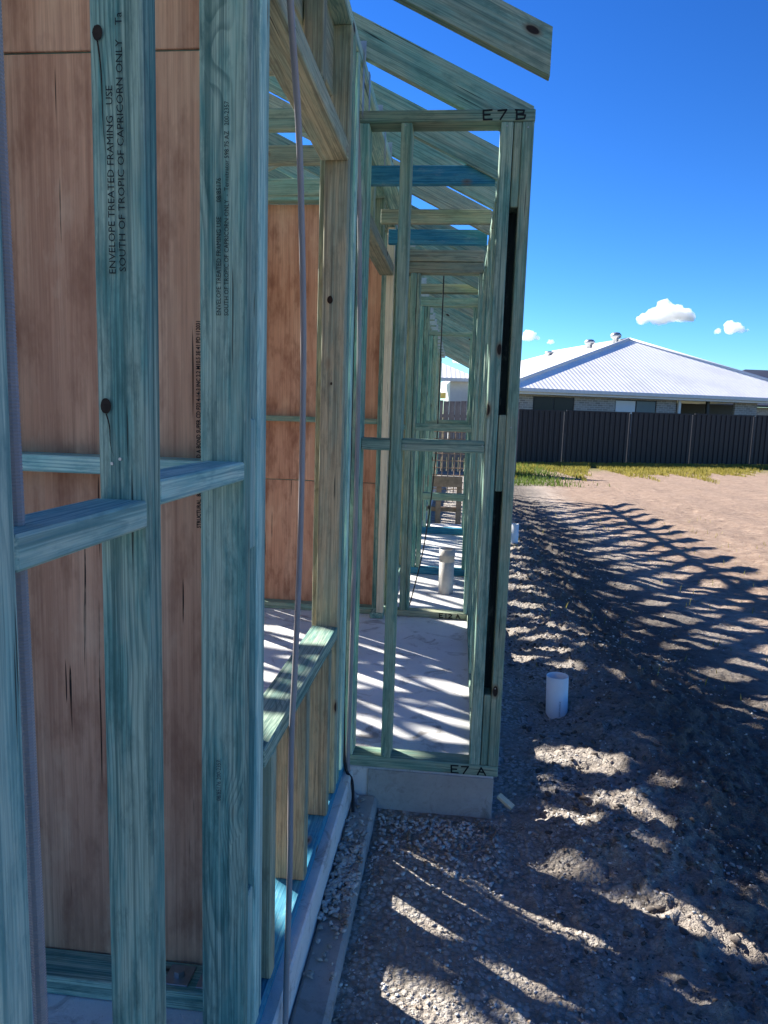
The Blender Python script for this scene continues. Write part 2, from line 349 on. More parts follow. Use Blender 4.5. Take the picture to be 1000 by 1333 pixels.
# ================================================================== GROUND
def gheight(X, Y):
    cx = 1.35 - .03 * Y + .35 * fbm(X * 0, Y, .5, 2, 11)
    d = X - cx
    near = np.exp(-np.clip(Y - 4, 0, 50) ** 2 / 200.0)
    bank = .10 * np.exp(-(d / .40) ** 2) * np.clip((Y - .6) / 2.2, 0, 1) * np.exp(-np.clip(Y - 10, 0, 99) / 4)
    rg = .5 - np.abs(fbm(X, Y, 7.0, 4, 3, .65)); clod = (rg * -.042 + np.abs(fbm(X, Y, 16.0, 3, 43, .7)) * .036) * (np.exp(-((d - .15) / .6) ** 2) + .13)
    rough = fbm(X, Y, 2.0, 5, 5, .55) * .045 * near + fbm(X, Y, 14, 3, 9, .6) * .014 * near
    rut = .018 * np.sin(X * 5.5 + Y * .5 + 2.5 * fbm(X, Y, .4, 2, 21)) * np.clip((X - 2) / 1, 0, 1) * near
    base = -.175 + .10 * np.clip((X - 2) / 10, 0, 1) + .05 * np.clip((Y - 6) / 15, 0, 1)
    z = base + bank + clod + rough + rut + .02 * fbm(X, Y, .25, 2, 31) - .07 * np.exp(-((X - .97) ** 2 + (Y - 3.68) ** 2) / .03)
    flat = np.clip((.75 - X) / .3, 0, 1) * np.clip((12.5 - Y) / 1.0, 0, 1)
    z = z * (1 - flat) + flat * (np.minimum(-.165 + .5 * rough, -.135))
    inside = np.clip((-.15 - X) / .1, 0, 1) * np.clip((15.8 - Y) / .5, 0, 1)
    return z - .3 * inside
def axis(pts):
    out = []
    for (a, b, n) in pts: out += list(np.linspace(a, b, n, endpoint=False))
    return np.array(out + [pts[-1][1]])
gx = axis([(-1500, -200, 6), (-200, -20, 10), (-20, -.5, 20), (-.5, 0, 10), (0, 2.6, 190), (2.6, 5, 80), (5, 14, 80), (14, 60, 25), (60, 300, 10), (300, 1500, 6)])
gy = axis([(-1500, -100, 6), (-100, -4, 12), (-4, .9, 20), (.9, 4.2, 210), (4.2, 8, 130), (8, 14, 100), (14, 30, 70), (30, 90, 25), (90, 400, 10), (400, 2500, 8)])
GX, GY = np.meshgrid(gx, gy); GZ = gheight(GX, GY)
nx, ny = len(gx), len(gy); vv = np.stack([GX, GY, GZ], -1).reshape(-1, 3)
idx = np.arange(nx * ny).reshape(ny, nx); ff = np.stack([idx[:-1, :-1], idx[:-1, 1:], idx[1:, 1:], idx[1:, :-1]], -1).reshape(-1, 4)
me = bpy.data.meshes.new('ground'); me.vertices.add(len(vv)); me.vertices.foreach_set('co', vv.ravel())
me.loops.add(ff.size); me.polygons.add(len(ff)); me.loops.foreach_set('vertex_index', ff.ravel()); me.polygons.foreach_set('loop_start', np.arange(0, ff.size, 4)); me.polygons.foreach_set('loop_total', np.full(len(ff), 4)); me.update(calc_edges=True)
me.polygons.foreach_set('use_smooth', [True] * len(ff))
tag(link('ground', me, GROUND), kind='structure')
def gz(x, y): return float(gheight(np.array([[x]]), np.array([[y]]))[0, 0])

# ================================================================== SLAB
o = box('concrete_slab', -11.5, .030, -4, 2.62, -.5, 0, CONC, None, .006); tag(o, kind='structure')
o = box('concrete_slab', -11.5, .577, 2.648, 9.2, -.5, -.001, CONC, None, .008); tag(o, kind='structure')
o = box('brick_ledge', .031, .128, -4, 2.645, -.5, -.115, CONC2, None, .012); tag(o, kind='structure')

o = box('slab_edge', .085, .578, 2.640, 2.6475, -.5, -.006, CONC2, None, .003); tag(o, kind='structure')

o = box('concrete_slab', -11.5, -.06, 9.202, 15.9, -.5, -.002, CONC, None, .006); tag(o, kind='structure')

# ================================================================== WALL FRAMES
# ---- nearest side wall with the window opening
W = thing('wall_frame', 'nearest blue-green timber wall frame with a window opening, along the left', 'wall frame', (0, 0, 0))
XI = -.09
timber('bottom_plate', XI, -.003, -1.2, 2.62, .001, .041, 'vivid', W, 0)
timber('top_plate', XI, 0, -1.2, 4.68, 2.57, 2.61, 'blue', W, 0)
studA = timber('stud', -.07, 0, .548, .591, .042, 2.569, 'blue', W)
studB = timber('stud', -.064, 0, .863, .905, .042, 2.569, 'teal', W)
studC = timber('stud', -.086, 0, 1.279, 1.314, .042, 2.569, 'teal', W)
timber('stud', -.09, 0, .05, .09, .042, 2.569, 'blue', W)
timber('stud', -.09, 0, -.4, -.36, .042, 2.569, 'blue', W)
timber('stud', -.088, 0, 1.360, 1.400, .042, 2.569, 'blue', W)
timber('stud', -.088, -.074, 1.3155, 1.3585, .042, 2.569, 'dark', W, 0)  # backing added in the gap, its shade painted as near-black timber
timber('stud', -.088, -.004, 1.404, 1.430, .042, 2.569, 'blue', W)
for z0, z1 in ((.042, .387), (1.116, 1.368), (2.30, 2.569)): timber('block', -.072, -.004, 1.315, 1.359, z0, z1, 'blue', W)
timber('noggin', -.07, -.001, .592, .862, 1.232, 1.267, 'blue', W)
timber('noggin', -.075, -.001, .906, 1.278, 1.256, 1.290, 'blue', W)
timber('noggin', -.07, -.001, .091, .547, 1.24, 1.275, 'blue', W)
timber('sill', XI, -.001, 1.431, 2.349, .612, .656, 'teal', W)
timber('window_head', XI, -.001, 1.431, 2.349, 2.172, 2.228, 'grey', W)
timber('lintel', XI, -.055, 1.431, 2.349, 2.36, 2.569, 'grey', W)
timber('cripple_stud', -.052, 0, 1.915, 1.960, 2.229, 2.569, 'grey', W)
timber('cripple_stud', -.052, 0, 1.50, 1.54, 2.229, 2.569, 'blue', W)
for y in (1.50, 1.866, 2.206): timber('cripple_stud', XI, -.001, y, y + .04, .042, .611, 'grey', W)
for y in (2.60, 2.76, 3.30):
    box('tie_strap', .0005, .002, y, y + .030, 2.40, 2.612, GALV, W, 0); box('tie_strap', -.03, .002, y, y + .030, 2.6125, 2.614, GALV, W, 0)
jam = timber('stud', -.077, 0, 2.350, 2.390, .042, 2.569, 'grey', W)
timber('stud', XI, -.002, 2.415, 2.455, .042, 2.569, 'teal', W)
timber('stud', XI, -.002, 2.52, 2.56, .042, 2.569, 'blue', W)
# stamps on the two studs
text(studB, 'ENVELOPE TREATED FRAMING   USE', .0118, (-.0365, .8605, 1.543), True, INK, 1.12)
text(studB, 'SOUTH OF TROPIC OF CAPRICORN ONLY    Ta', .0118, (-.0235, .8605, 1.546), True, INK, 1.16)
text(studC, 'ENVELOPE TREATED FRAMING USE        08/85176', .0120, (-.047, 1.2765, 1.55), True, INK, .9)
text(studC, 'SOUTH OF TROPIC OF CAPRICORN ONLY  -  Termitrator 598 75 AZ   200-2357', .0115, (-.033, 1.2765, 1.55), True, INK, .9)
text(studC, '08/85176 200-2357', .0120, (-.047, 1.2765, .62), True, INKF, .9)
for x, z in ((-.047, 1.312), (-.036, 1.318), (-.055, 2.30), (-.03, .30)):
    v, f = tube_pts([(x, .8635, z), (x, .8612, z)], .0021, 8); nl = pydata('nail', v, f, GALV, studB); nl.location = -Vector(studB.location)
KNOT = m_plain('knot_wood', (.030, .020, .014), .8, 0, .5, 160)
def knot(parent, x, y, z, r, crack=0.0):        # dark pine knot in a face that looks towards -Y, with its rim and drying split
    off = -Vector(parent.location); K = []
    for rr, yy, mt, nm in ((r, y - .0010, KNOT, 'knot'),):
        V = [(x + rr * .72 * math.cos(a) * random.uniform(.94, 1.06), yy, z + rr * math.sin(a) * random.uniform(.94, 1.06)) for a in [2 * math.pi * i / 14 for i in range(14)]]
        K.append(pydata(nm, V, [tuple(range(14))], mt, parent)); K[-1].location = off
    if crack:
        n = 9; L_ = [(x + .0015 * math.sin(i * .8) + .010 * i / n, z - r - crack * i / n) for i in range(n)]
        V = [(a - .0011 * (1 - i / n), y - .001, b) for i, (a, b) in enumerate(L_)] + [(a + .0011 * (1 - i / n), y - .001, b) for i, (a, b) in enumerate(L_)]
        c_ = pydata('split', V, [(i, i + n, i + n + 1, i + 1) for i in range(n - 1)], KNOT, parent); c_.location = off
knot(studB, -.0535, .8615, 1.816, .0088, .15); knot(studB, -.0525, .8615, 1.384, .0098, .06)
knot(jam, -.050, 2.3485, 1.745, .013); knot(jam, -.040, 2.3485, 1.478, .005)
# ---- plywood-braced wall behind the nearest studs
P1 = thing('wall_frame', 'stud wall sheeted in reddish brown plywood just behind the nearest blue studs', 'wall frame', (-.3, 1.43, 0))
timber('bottom_plate', -4.2, -.091, 1.430, 1.519, .001, .046, 'teal', P1, 0)
timber('top_plate', -4.2, -.091, 1.430, 1.519, 2.57, 2.61, 'green', P1, 0)
for x in (-.70, -1.15, -1.6, -2.05, -2.5, -2.95, -3.4, -3.85): timber('stud', x, x + .04, 1.43, 1.519, .047, 2.569, 'teal', P1)
timber('stud', -.133, -.093, 1.432, 1.518, .047, 2.569, 'teal', P1)
for x0, x1 in ((-.659, -.134), (-1.109, -.701)): timber('noggin', x0, x1, 1.43, 1.515, 1.239, 1.275, 'blue', P1)
box('plywood_sheet', -1.30, -.092, 1.521, 1.529, .015, 2.108, PLY, P1, .0015); sh = P1.children[-1]
box('plywood_sheet', -1.30, -.092, 1.521, 1.529, 2.113, 2.6, PLY, P1, .0015)
box('plywood_sheet', -2.51, -1.304, 1.521, 1.529, .05, 2.6, PLY, P1, .0015)
box('plywood_sheet', -3.72, -2.514, 1.521, 1.529, .05, 2.6, PLY, P1, .0015)
text(sh, 'STRUCTURAL  BRACING   2017 CD A BOND SUPER CD F22 4-14-3 INC 2.2 M10.5 3E 41 PD 112031', .0135, (-.176, 1.5198, 1.12), True, INK, .78, 0, .0003)
V, F = [], []
for z in list(np.arange(.09, 2.08, .15)) + [2.13, 2.28, 2.43]:
    for x in (-.115, -.385, -.69):
        v, f = tube_pts([(x + random.uniform(-.006, .006), 1.5212, z), (x, 1.5202, z)], .0032, 6); b0 = len(V); V += v; F += [tuple(i + b0 for i in t) for t in f]
nr = pydata('nail_heads', V, F, GALV, P1); nr.location = -Vector(P1.location); nr['kind'] = 'stuff'
for x in (-.245, -.165):
    wsh = box('washer', x, x + .06, 1.445, 1.505, .0465, .0505, GALV, P1, .001)
    v, f = tube_pts([(0, 0, 0), (0, 0, .014)], .013, 6); nut = pydata('bolt', v, f, GALV, wsh); nut.location = (0, 0, .002)
timber('noggin', -1.29, -.134, 1.5305, 1.565, 2.07, 2.15, 'teal', P1)  # hidden strip added behind the sheet joint to block sunlight
# ---- narrow frame E7
E = thing('wall_frame', 'narrow upright timber frame marked E7 B at the slab corner', 'wall frame', (.29, 2.645, 0)); Y0, Y1 = 2.645, 2.733
tp = timber('top_plate', -.016, .595, Y0, Y1, 2.396, 2.436, 'green', E, 0)
bp = timber('bottom_plate', -.016, .593, Y0, Y1, .001, .043, 'green', E, 0)
timber('stud', -.016, .022, Y0, Y1, .044, 2.395, 'teal', E)
timber('stud', .133, .172, Y0, Y1, .044, 2.395, 'green', E)
timber('stud', .480, .522, Y0, Y1, .044, 2.395, 'teal', E)
timber('stud', .553, .593, Y0, Y1, .044, 2.395, 'green', E)
for z0, z1 in ((.044, .330), (1.115, 1.395), (2.115, 2.395)): timber('block', .524, .551, Y0 + .003, Y1 - .003, z0, z1, 'green', E)
timber('noggin', .023, .132, Y0 + .004, Y1 - .01, 1.252, 1.296, 'teal', E); timber('noggin', .173, .479, Y0 + .004, Y1 - .01, 1.252, 1.296, 'teal', E)
timber('stud', .505, .590, 2.738, 2.778, .044, 2.33, 'dark', E)  # corner backing stud coloured near-black to paint the shade of the gap
marker(tp, 'E7B', (.417, .467, .530), Y0 - .001, 2.401, .031, .046, .0058)
marker(bp, 'E7A', (.412, .452, .515), Y0 - .001, .006, .030, .042, .0058)
NAILV, NAILF = tube_pts([(0, 0, 0), (0, -.0016, 0)], .0026, 8); nmesh = None
for x, z in ((.50, 2.38), (.572, 2.375), (.15, 2.385), (.19, 1.27), (.47, 1.28), (.57, 1.35), (.565, .36), (.575, 1.15), (.145, .06), (.495, .07)):
    if nmesh is None:
        nl = pydata('nail', NAILV, NAILF, GALV, E); nmesh = nl.data
    else:
        nl = link('nail', nmesh, None, E)
    nl.location = Vector((x, Y0 - .0018, z)) - Vector(E.location)
# ---- wall with the doorway, beyond the narrow frame
D = thing('wall_frame', 'timber doorway frame seen through the left bay of the narrow E7 frame', 'wall frame', (-.12, 3.7, 0))
timber('top_plate', -.172, -.082, 2.74, 15.7, 2.56, 2.60, 'teal', D, 0)
timber('bottom_plate', -.172, -.082, 4.70, 15.7, .001, .041, 'teal', D, 0)
timber('door_head', -.172, -.082, 2.79, 4.699, 2.262, 2.330, 'grey', D)
timber('stud', -.172, -.082, 2.745, 2.788, .002, 2.559, 'grey', D)
timber('stud', -.130, -.082, 4.70, 4.742, .042, 2.559, 'pale', D)
for y in (3.2, 3.65, 4.1): timber('cripple_stud', -.168, -.084, y, y + .04, 2.331, 2.559, random.choice(['grey', 'green']), D)
for y in (4.95, 5.4, 5.85, 6.3, 6.75, 7.2, 7.65, 8.1, 8.55, 9.0, 9.6, 10.2, 10.8, 11.4, 12.0, 12.6, 13.2, 13.8, 14.4, 15.0, 15.6): timber('stud', -.172, -.082, y, y + .04, .042, 2.559, random.choice(['grey', 'green', 'teal']), D)
for y in (4.99, 5.44, 5.89, 6.34, 6.79, 7.24, 7.69): timber('noggin', -.168, -.084, y + .001, y + .409, 1.26, 1.30, 'green', D)
# ---- second plywood wall
P2 = thing('wall_frame', 'tall plywood-braced wall seen through the window opening', 'wall frame', (-.6, 4.8, 0))
timber('bottom_plate', -4.4, -.132, 4.80, 4.889, .001, .045, 'green', P2, 0)
timber('top_plate', -4.4, -.132, 4.80, 4.889, 2.748, 2.788, 'green', P2, 0); timber('top_plate', -4.4, -.132, 4.81, 4.889, 2.791, 2.831, 'teal', P2, 0)
for x in (-.172, -1.07, -1.30, -1.75, -2.2, -2.65, -3.1, -3.55, -4.0): timber('stud', x, x + .038, 4.802, 4.888, .046, 2.747, 'teal', P2)
for x0, x1 in ((-1.031, -.173), (-1.745, -1.265), (-2.195, -1.715)): timber('noggin', x0, x1, 4.803, 4.885, 1.315, 1.352, 'green', P2)
for x0, x1 in ((-1.034, -.134),):
    box('plywood_sheet', x0, x1, 4.891, 4.899, .015, .905, PLY, P2, .0015); box('plywood_sheet', x0, x1, 4.891, 4.899, .910, 2.746, PLY, P2, .0015)
timber('noggin', -1.03, -.14, 4.901, 4.935, .86, .95, 'teal', P2)  # unseen strip put in to keep light from showing through the joint
# ---- wall along the right of the corridor, behind the E7 corner
S = thing('wall_frame', 'outer timber stud wall running away behind the right post of the E7 frame', 'wall frame', (.55, 5, 0))
timber('bottom_plate', .490, .576, 2.781, 9.1, .001, .041, 'green', S, 0); timber('top_plate', .490, .576, 2.781, 9.1, 2.29, 2.33, 'teal', S, 0)
for y in np.arange(3.2, 9.0, .45): timber('stud', .490, .576, y, y + .04, .042, 2.289, random.choice(['teal', 'green', 'green']), S)
# ---- cross boards over the corridor
CB = [(3.30, .0, .489, 2.389, 2.468, 'vivid', 'bright blue cross board high inside the E7 frame'), (3.90, .0, .495, 2.378, 2.449, 'grey', 'grey-green cross board just beyond the bright blue board'),
      (4.30, .0, .49, 2.365, 2.448, 'vivid', 'second bright blue cross board, lower in view inside the E7 frame')]
for y, x0, x1, z0, z1, tone, lab in CB:
    tag(timber('cross_board', x0 - .08, x1, y, y + .035, z0, z1, tone, None), lab, 'timber', 'cross boards over the corridor')
# ---- frame E12 across the corridor
F2 = thing('wall_frame', 'second timber cross frame marked E12A with a low bottom plate on the slab', 'wall frame', (.25, 4.8, 0))
b2 = timber('bottom_plate', -.05, .488, 4.80, 4.889, .001, .041, 'grey', F2, 0)
timber('top_plate', -.05, .488, 4.80, 4.889, 2.372, 2.445, 'grey', F2, 0); timber('top_plate', -.05, .488, 4.805, 4.889, 2.30, 2.369, 'grey', F2, 0)
timber('stud', -.055, -.012, 4.80, 4.889, .042, 2.299, 'teal', F2); timber('stud', .020, .060, 4.80, 4.889, .042, 2.299, 'green', F2); timber('stud', .062, .085, 4.805, 4.889, .042, 2.299, 'teal', F2)
timber('stud', .462, .487, 4.80, 4.889, .042, 2.299, 'teal', F2)
timber('noggin', .086, .461, 4.803, 4.885, 1.283, 1.330, 'teal', F2)
marker(b2, 'E12A', (.30, .338, .365, .415), 4.799, .007, .028, .036, .007)
F3 = thing('wall_frame', 'third cross frame with a bright blue bottom plate behind the white pipe', 'wall frame', (.25, 6.15, 0))
timber('bottom_plate', -.08, .488, 6.15, 6.239, .001, .060, 'vivid', F3, 0); timber('top_plate', -.08, .488, 6.15, 6.239, 2.29, 2.36, 'green', F3, 0); timber('top_plate', -.08, .488, 6.15, 6.239, 2.40, 2.47, 'grey', F3, 0)
for x in (-.06, .0, .045): timber('stud', x, x + .04, 6.15, 6.239, .061, 2.289, random.choice(['teal', 'green']), F3)
timber('stud', .45, .487, 6.15, 6.239, .061, 2.289, 'teal', F3); timber('sill', .086, .449, 6.15, 6.239, .66, .72, 'green', F3); timber('noggin', .086, .449, 6.15, 6.239, 1.30, 1.34, 'green', F3)
F4 = thing('wall_frame', 'farthest cross frame with a dark blue bottom plate at the end of the slab', 'wall frame', (.25, 8.35, 0))
timber('bottom_plate', -.08, .488, 8.35, 8.439, .001, .075, 'vivid', F4, 0); timber('top_plate', -.08, .488, 8.35, 8.439, 2.29, 2.33, 'green', F4, 0)
for x in (-.06, -.01, .04, .45): timber('stud', x, x + .038, 8.35, 8.439, .076, 2.289, random.choice(['teal', 'green']), F4)
timber('noggin', .08, .449, 8.35, 8.439, 1.30, 1.34, 'green', F4)

# ---- unseen guessed walls inside the house, added to throw shade on the ground
def stud_wall_y(x, y0, y1, h, label, ply=(), step=.45):
    t = thing('wall_frame', label, 'wall frame', (x, (y0 + y1) / 2, 0), 0)
    timber('bottom_plate', x - .09, x, y0, y1, .001, .041, 'green', t, 0); timber('top_plate', x - .09, x, y0, y1, h - .04, h, 'green', t, 0)
    for y in np.arange(y0, y1 - .03, step): timber('stud', x - .09, x, y, y + .04, .042, h - .041, random.choice(['teal', 'green', 'grey']), t)
    for y in np.arange(y0, y1 - step, step): timber('noggin', x - .088, x - .002, y + .041, y + step - .001, 1.24, 1.28, 'green', t)
    for a, b in ply: box('plywood_sheet', x + .002, x + .009, a, b, .05, h - .01, PLY, t, .0015)
    return t
stud_wall_y(-4.5, 1.0, 5.5, 2.60, 'unseen inner stud wall, added for shade, beyond the window opening', ())
stud_wall_y(-4.6, 5.6, 12, 2.60, 'unseen inner stud wall, added for shade, behind the tall plywood wall', ((7.204, 8.1),))
stud_wall_y(-8.2, -2, 13, 2.60, 'unseen far stud wall, added for shade, on the other side of the house', ((5, 6.2),))

# ================================================================== ROOF TRUSSES
PITCH = .495; XE = .596; ZL = 2.65
ORD = ['first', 'second', 'third', 'fourth', 'fifth', 'sixth', 'seventh', 'eighth', 'ninth', 'tenth', 'eleventh', 'twelfth', 'thirteenth', 'fourteenth', 'fifteenth', 'sixteenth', 'seventeenth', 'eighteenth', 'nineteenth', 'twentieth', 'twenty-first', 'twenty-second', 'twenty-third', 'twenty-fourth', 'twenty-fifth', 'twenty-sixth']
TY = [2.22, 2.745, 3.28, 3.71, 4.22, 5.02, 5.55, 6.05, 6.6, 7.2, 7.8, 8.4, 9.0, 9.6, 10.2, 10.8, 11.4, 12.0, 12.6, 13.2, 13.8, 14.4, 15.0, 15.6]
def truss(y, lab, tone):
    t = thing('roof_truss', lab, 'roof truss', (0, y, 2.612), 0, 'roof trusses of the house frame')
    XR = -5.2; ZR = ZL - PITCH * XR; XW = -10.4 - XE; th = .037
    beam_xz('top_chord', (XR, ZR), (XE, ZL - PITCH * XE), .115, y, th, tone, t, False, True)
    beam_xz('top_chord', (XW, ZL - PITCH * XE), (XR, ZR), .115, y + .001, th, random.choice(['green', 'grey']), t)
    timber('bottom_chord', -10.4, -.015, y, y + th, 2.612, 2.702, random.choice(['green', 'grey']), t, 0)
    nodes = [(-.9, 'u'), (-2.0, 'l'), (-3.2, 'u'), (-4.4, 'l'), (-5.2, 'u'), (-6.0, 'l'), (-7.2, 'u'), (-8.4, 'l'), (-9.5, 'u')]
    def pt(n):
        x, k = n
        if k == 'l': return (x, 2.66)
        xx = x if x > XR else 2 * XR - x
        return (x, ZL - PITCH * xx + .03)
    for a, b in zip(nodes, nodes[1:]): beam_xz('web', pt(a), pt(b), .07, y + .0015, th - .003, random.choice(['green', 'grey']), t)  # web layout out of view is guessed, made to cast the shade
    for nx_, nz in ((-.06, 2.66), (-2.0, 2.66)):
        box('nail_plate', nx_ - .08, nx_ + .05, y - .0015, y - .0003, nz - .03, nz + .05, GALV, t, 0)
    return t
for i, y in enumerate([1.62, 1.02, .42, -.18]): truss(y, 'roof truss overhead before the leading truss tail, number %s back' % ORD[i], 'grey')
for i, y in enumerate(TY):
    lab = ['leading roof truss whose cut tail stands out against the sky at top right', 'roof truss whose tail passes just behind the top of the E7 frame'][i] if i < 2 else 'roof truss with sloping tail, %s counted away from the leading tail' % ORD[i]
    truss(y, lab, ['green', 'green', 'green', 'green', 'grey', 'green'][i % 6])

# ================================================================== CABLES AND CONDUITS
hose('hanging_conduit', [(.02, 1.43, 2.42), (.02, 1.489, 2.181), (.02, 1.568, 2.0), (.02, 1.608, 1.842), (.02, 1.65, 1.586), (.02, 1.66, 1.341), (.02, 1.653, 1.086), (.02, 1.623, .81), (.021, 1.587, .613), (.024, 1.574, .444), (.03, 1.551, .299), (.04, 1.489, .045), (.048, 1.455, -.06), (.06, 1.44, -.114)],
     .0070, CABLE, 'grey-purple conduit hanging in front of the window opening', 'conduit')
hose('hanging_conduit', [(-.022, 2.625, 2.60), (-.018, 2.625, 2.403), (.0, 2.625, 2.022), (.010, 2.625, 1.544), (.012, 2.625, .924), (.010, 2.62, .325), (.012, 2.6, .01), (.04, 2.60, -.10), (.06, 2.55, -.113)],
     .0085, CABLE, 'thin grey-purple conduit running down beside the left stud of the E7 frame', 'conduit')
hose('hanging_cable', [(-.03, 2.585, 2.56), (-.012, 2.585, 2.2), (-.008, 2.585, 1.5), (-.010, 2.585, .8), (-.004, 2.585, .1), (.035, 2.56, -.02), (.05, 2.5, -.11)],
     .006, CABLED, 'black cable hanging in the gap left of the E7 frame', 'cable')
hose('hanging_cable', [(.225, 5.1, 2.44), (.225, 5.1, 1.8), (.22, 5.1, 1.1), (.17, 5.05, .5), (.10, 4.98, .12), (.07, 4.95, .004)], .0045, CABLED, 'thin dark wire hanging down the middle of the corridor', 'cable')
# ribbed conduit beside the nearest stud
zz = np.arange(.0, 2.56, .0016); pts = [(-.034 + .004 * math.sin(z * 2.1), .643 + .003 * math.sin(z * 3), z) for z in zz]
v, f = tube_pts(pts, [.0074 if i % 2 else .0068 for i in range(len(pts))], 10)
tag(pydata('ribbed_conduit', v, f, CABLE, None), 'ribbed purple-grey flexible conduit behind the leftmost stud', 'conduit')

# ================================================================== PIPES
def pipe(x, y, z, h, r, mat, label, tilt=0.0):
    n = 32; t = .0035; V = []; F = []
    for rr, a in ((r, 0), (r, h), (r - t, h), (r - t, h - .10)):
        for k in range(n): q = 2 * math.pi * k / n; V.append((rr * math.cos(q), rr * math.sin(q), a))
    for i in range(3):
        for k in range(n): F.append((i * n + k, i * n + (k + 1) % n, (i + 1) * n + (k + 1) % n, (i + 1) * n + k))
    F.append(tuple(range(4 * n - 1, 3 * n - 1, -1))[::-1])
    o = pydata('drain_pipe', V, F, mat, None, False); o.location = (x, y, z); o.rotation_euler = (0, tilt, 0)
    for p in o.data.polygons: p.use_smooth = len(p.vertices) == 4 and abs(p.normal.z) < .5
    return tag(o, label, 'pipe', 'white drain pipes')
pz = pipe(.977, 3.777, -.25, .268, .058, PVC, 'short white drain pipe standing in the gravel, nearest the camera', R(-2))
text(pz, 'DWV PIPE 100 SN6 AS/NZS 1260', .011, (.972, 3.718, -.19), True, INKF)
pz.children[-1].location = (.012, -.0583, .06); pz.children[-1].scale = (.55, 1, 1)
pipe(1.065, 8.44, -.35, .50, .055, PVC, 'farther white drain pipe half hidden behind the E7 post')
p3 = pipe(.327, 5.526, 0, .352, .058, DIRTPVC, 'dirty white pipe standing on the slab inside the corridor')
cu = pipe(.327, 5.526, 0, .05, .0625, DIRTPVC, None); cu.name = 'collar'; cu.parent = p3; cu.location = (0, 0, .305)
for k in ('category', 'group'): del cu[k]

# ================================================================== SAWHORSE AT THE END
B = thing('sawhorse', 'rough brown timber sawhorse standing beyond the corridor', 'sawhorse', (.15, 9.4, 0))
def part_box(n, *a): return box(n, *a, OLDW, B, .004)
part_box('top_rail', -.12, .44, 9.38, 9.42, .46, .60)
for x in (-.10, .10, .37): part_box('leg', x, x + .07, 9.425, 9.47, gz(x, 9.4) - .1, .58)
part_box('shelf', -.10, .44, 9.475, 9.51, .12, .18)
# steel mesh panel leaning far behind the corridor
MP = thing('mesh_panel', 'rusty steel mesh panel standing far beyond the corridor', 'mesh panel', (.2, 13, 0))
zb = gz(.3, 13)
for i in range(9): v, f = tube_pts([(-.25 + i * .11, 13, zb), (-.25 + i * .11, 13, 1.12)], .010, 5); local(pydata('wire', v, f, OLDW, MP), MP)
for i in range(9): v, f = tube_pts([(-.27, 13.016, .06 + i * .13), (.66, 13.016, .06 + i * .13)], .010, 5); local(pydata('wire', v, f, OLDW, MP), MP)

# ================================================================== FENCES
def steel_fence(p, q, h, npan, mat, label, rot=0):
    P = Vector((p[0], p[1], 0)); Q = Vector((q[0], q[1], 0)); d = (Q - P); L = d.length; a = math.atan2(d.y, d.x)
    t = thing('steel_fence', label, 'fence', (P.x, P.y, 0), a)
    w_ = L / npan; prof = []
    pitch = .19; x = 0.03
    while x < w_ - .03:
        for dx, dy in ((0, 0), (.055, 0), (.075, -.035), (.13, -.035), (.15, 0)):
            if x + dx < w_ - .03: prof.append((x + dx, dy))
        x += pitch
    n = len(prof); V = [(x, y, 0) for x, y in prof] + [(x, y, 1) for x, y in prof]
    me = bpy.data.meshes.new('infill'); me.from_pydata(V, [], [(i, i + 1, n + i + 1, n + i) for i in range(n - 1)]); me.update(); me.materials.append(mat)
    pm = boxmesh(.06, .06, 1, .004); pm.materials.append(mat); rm = boxmesh(w_ - .06, .05, .05, .004); rm.materials.append(mat)
    for i in range(npan):
        wx = P + d * ((i + .5) / npan); zb = gz(wx.x, wx.y) + .02
        o = bpy.data.objects.new('fence_panel', me); col.objects.link(o); o.parent = t; o.location = (i * w_, .03, zb); o.scale = (1, 1, h)
        for zz_, nm in ((zb + .03, 'rail'), (zb + h - .01, 'rail')):
            o = bpy.data.objects.new(nm, rm); col.objects.link(o); o.parent = t; o.location = ((i + .5) * w_, .03, zz_)
        o = bpy.data.objects.new('post', pm); col.objects.link(o); o.parent = t; o.location = (i * w_, .066, zb + h / 2 - .08); o.scale = (1, 1, h + .06)
    return t
dx_, dy_ = 11.25 - 2.30, 26.8 - 24.2
steel_fence((2.30 - .8 * dx_ * .1, 24.2 - .8 * dy_ * .1), (2.30 + 1.7 * dx_, 24.2 + 1.7 * dy_), 1.76, 7, FENCE, 'long charcoal corrugated steel fence in front of the pale-roofed house')
# paling fence seen through the corridor
PF = thing('paling_fence', 'weathered grey paling fence seen through the corridor', 'fence', (0, 20, 0))
for i in range(26):
    x = -2.2 + i * .16; h = 1.80 + random.uniform(-.02, .02); o = box('paling', x, x + .15, 20, 20.02, gz(x, 20) - .05, h, FENCEG, PF, .003)
box('rail', -2.2, 1.96, 20.03, 20.07, .25, .33, FENCEG, PF); box('rail', -2.2, 1.96, 20.03, 20.07, 1.35, 1.43, FENCEG, PF)

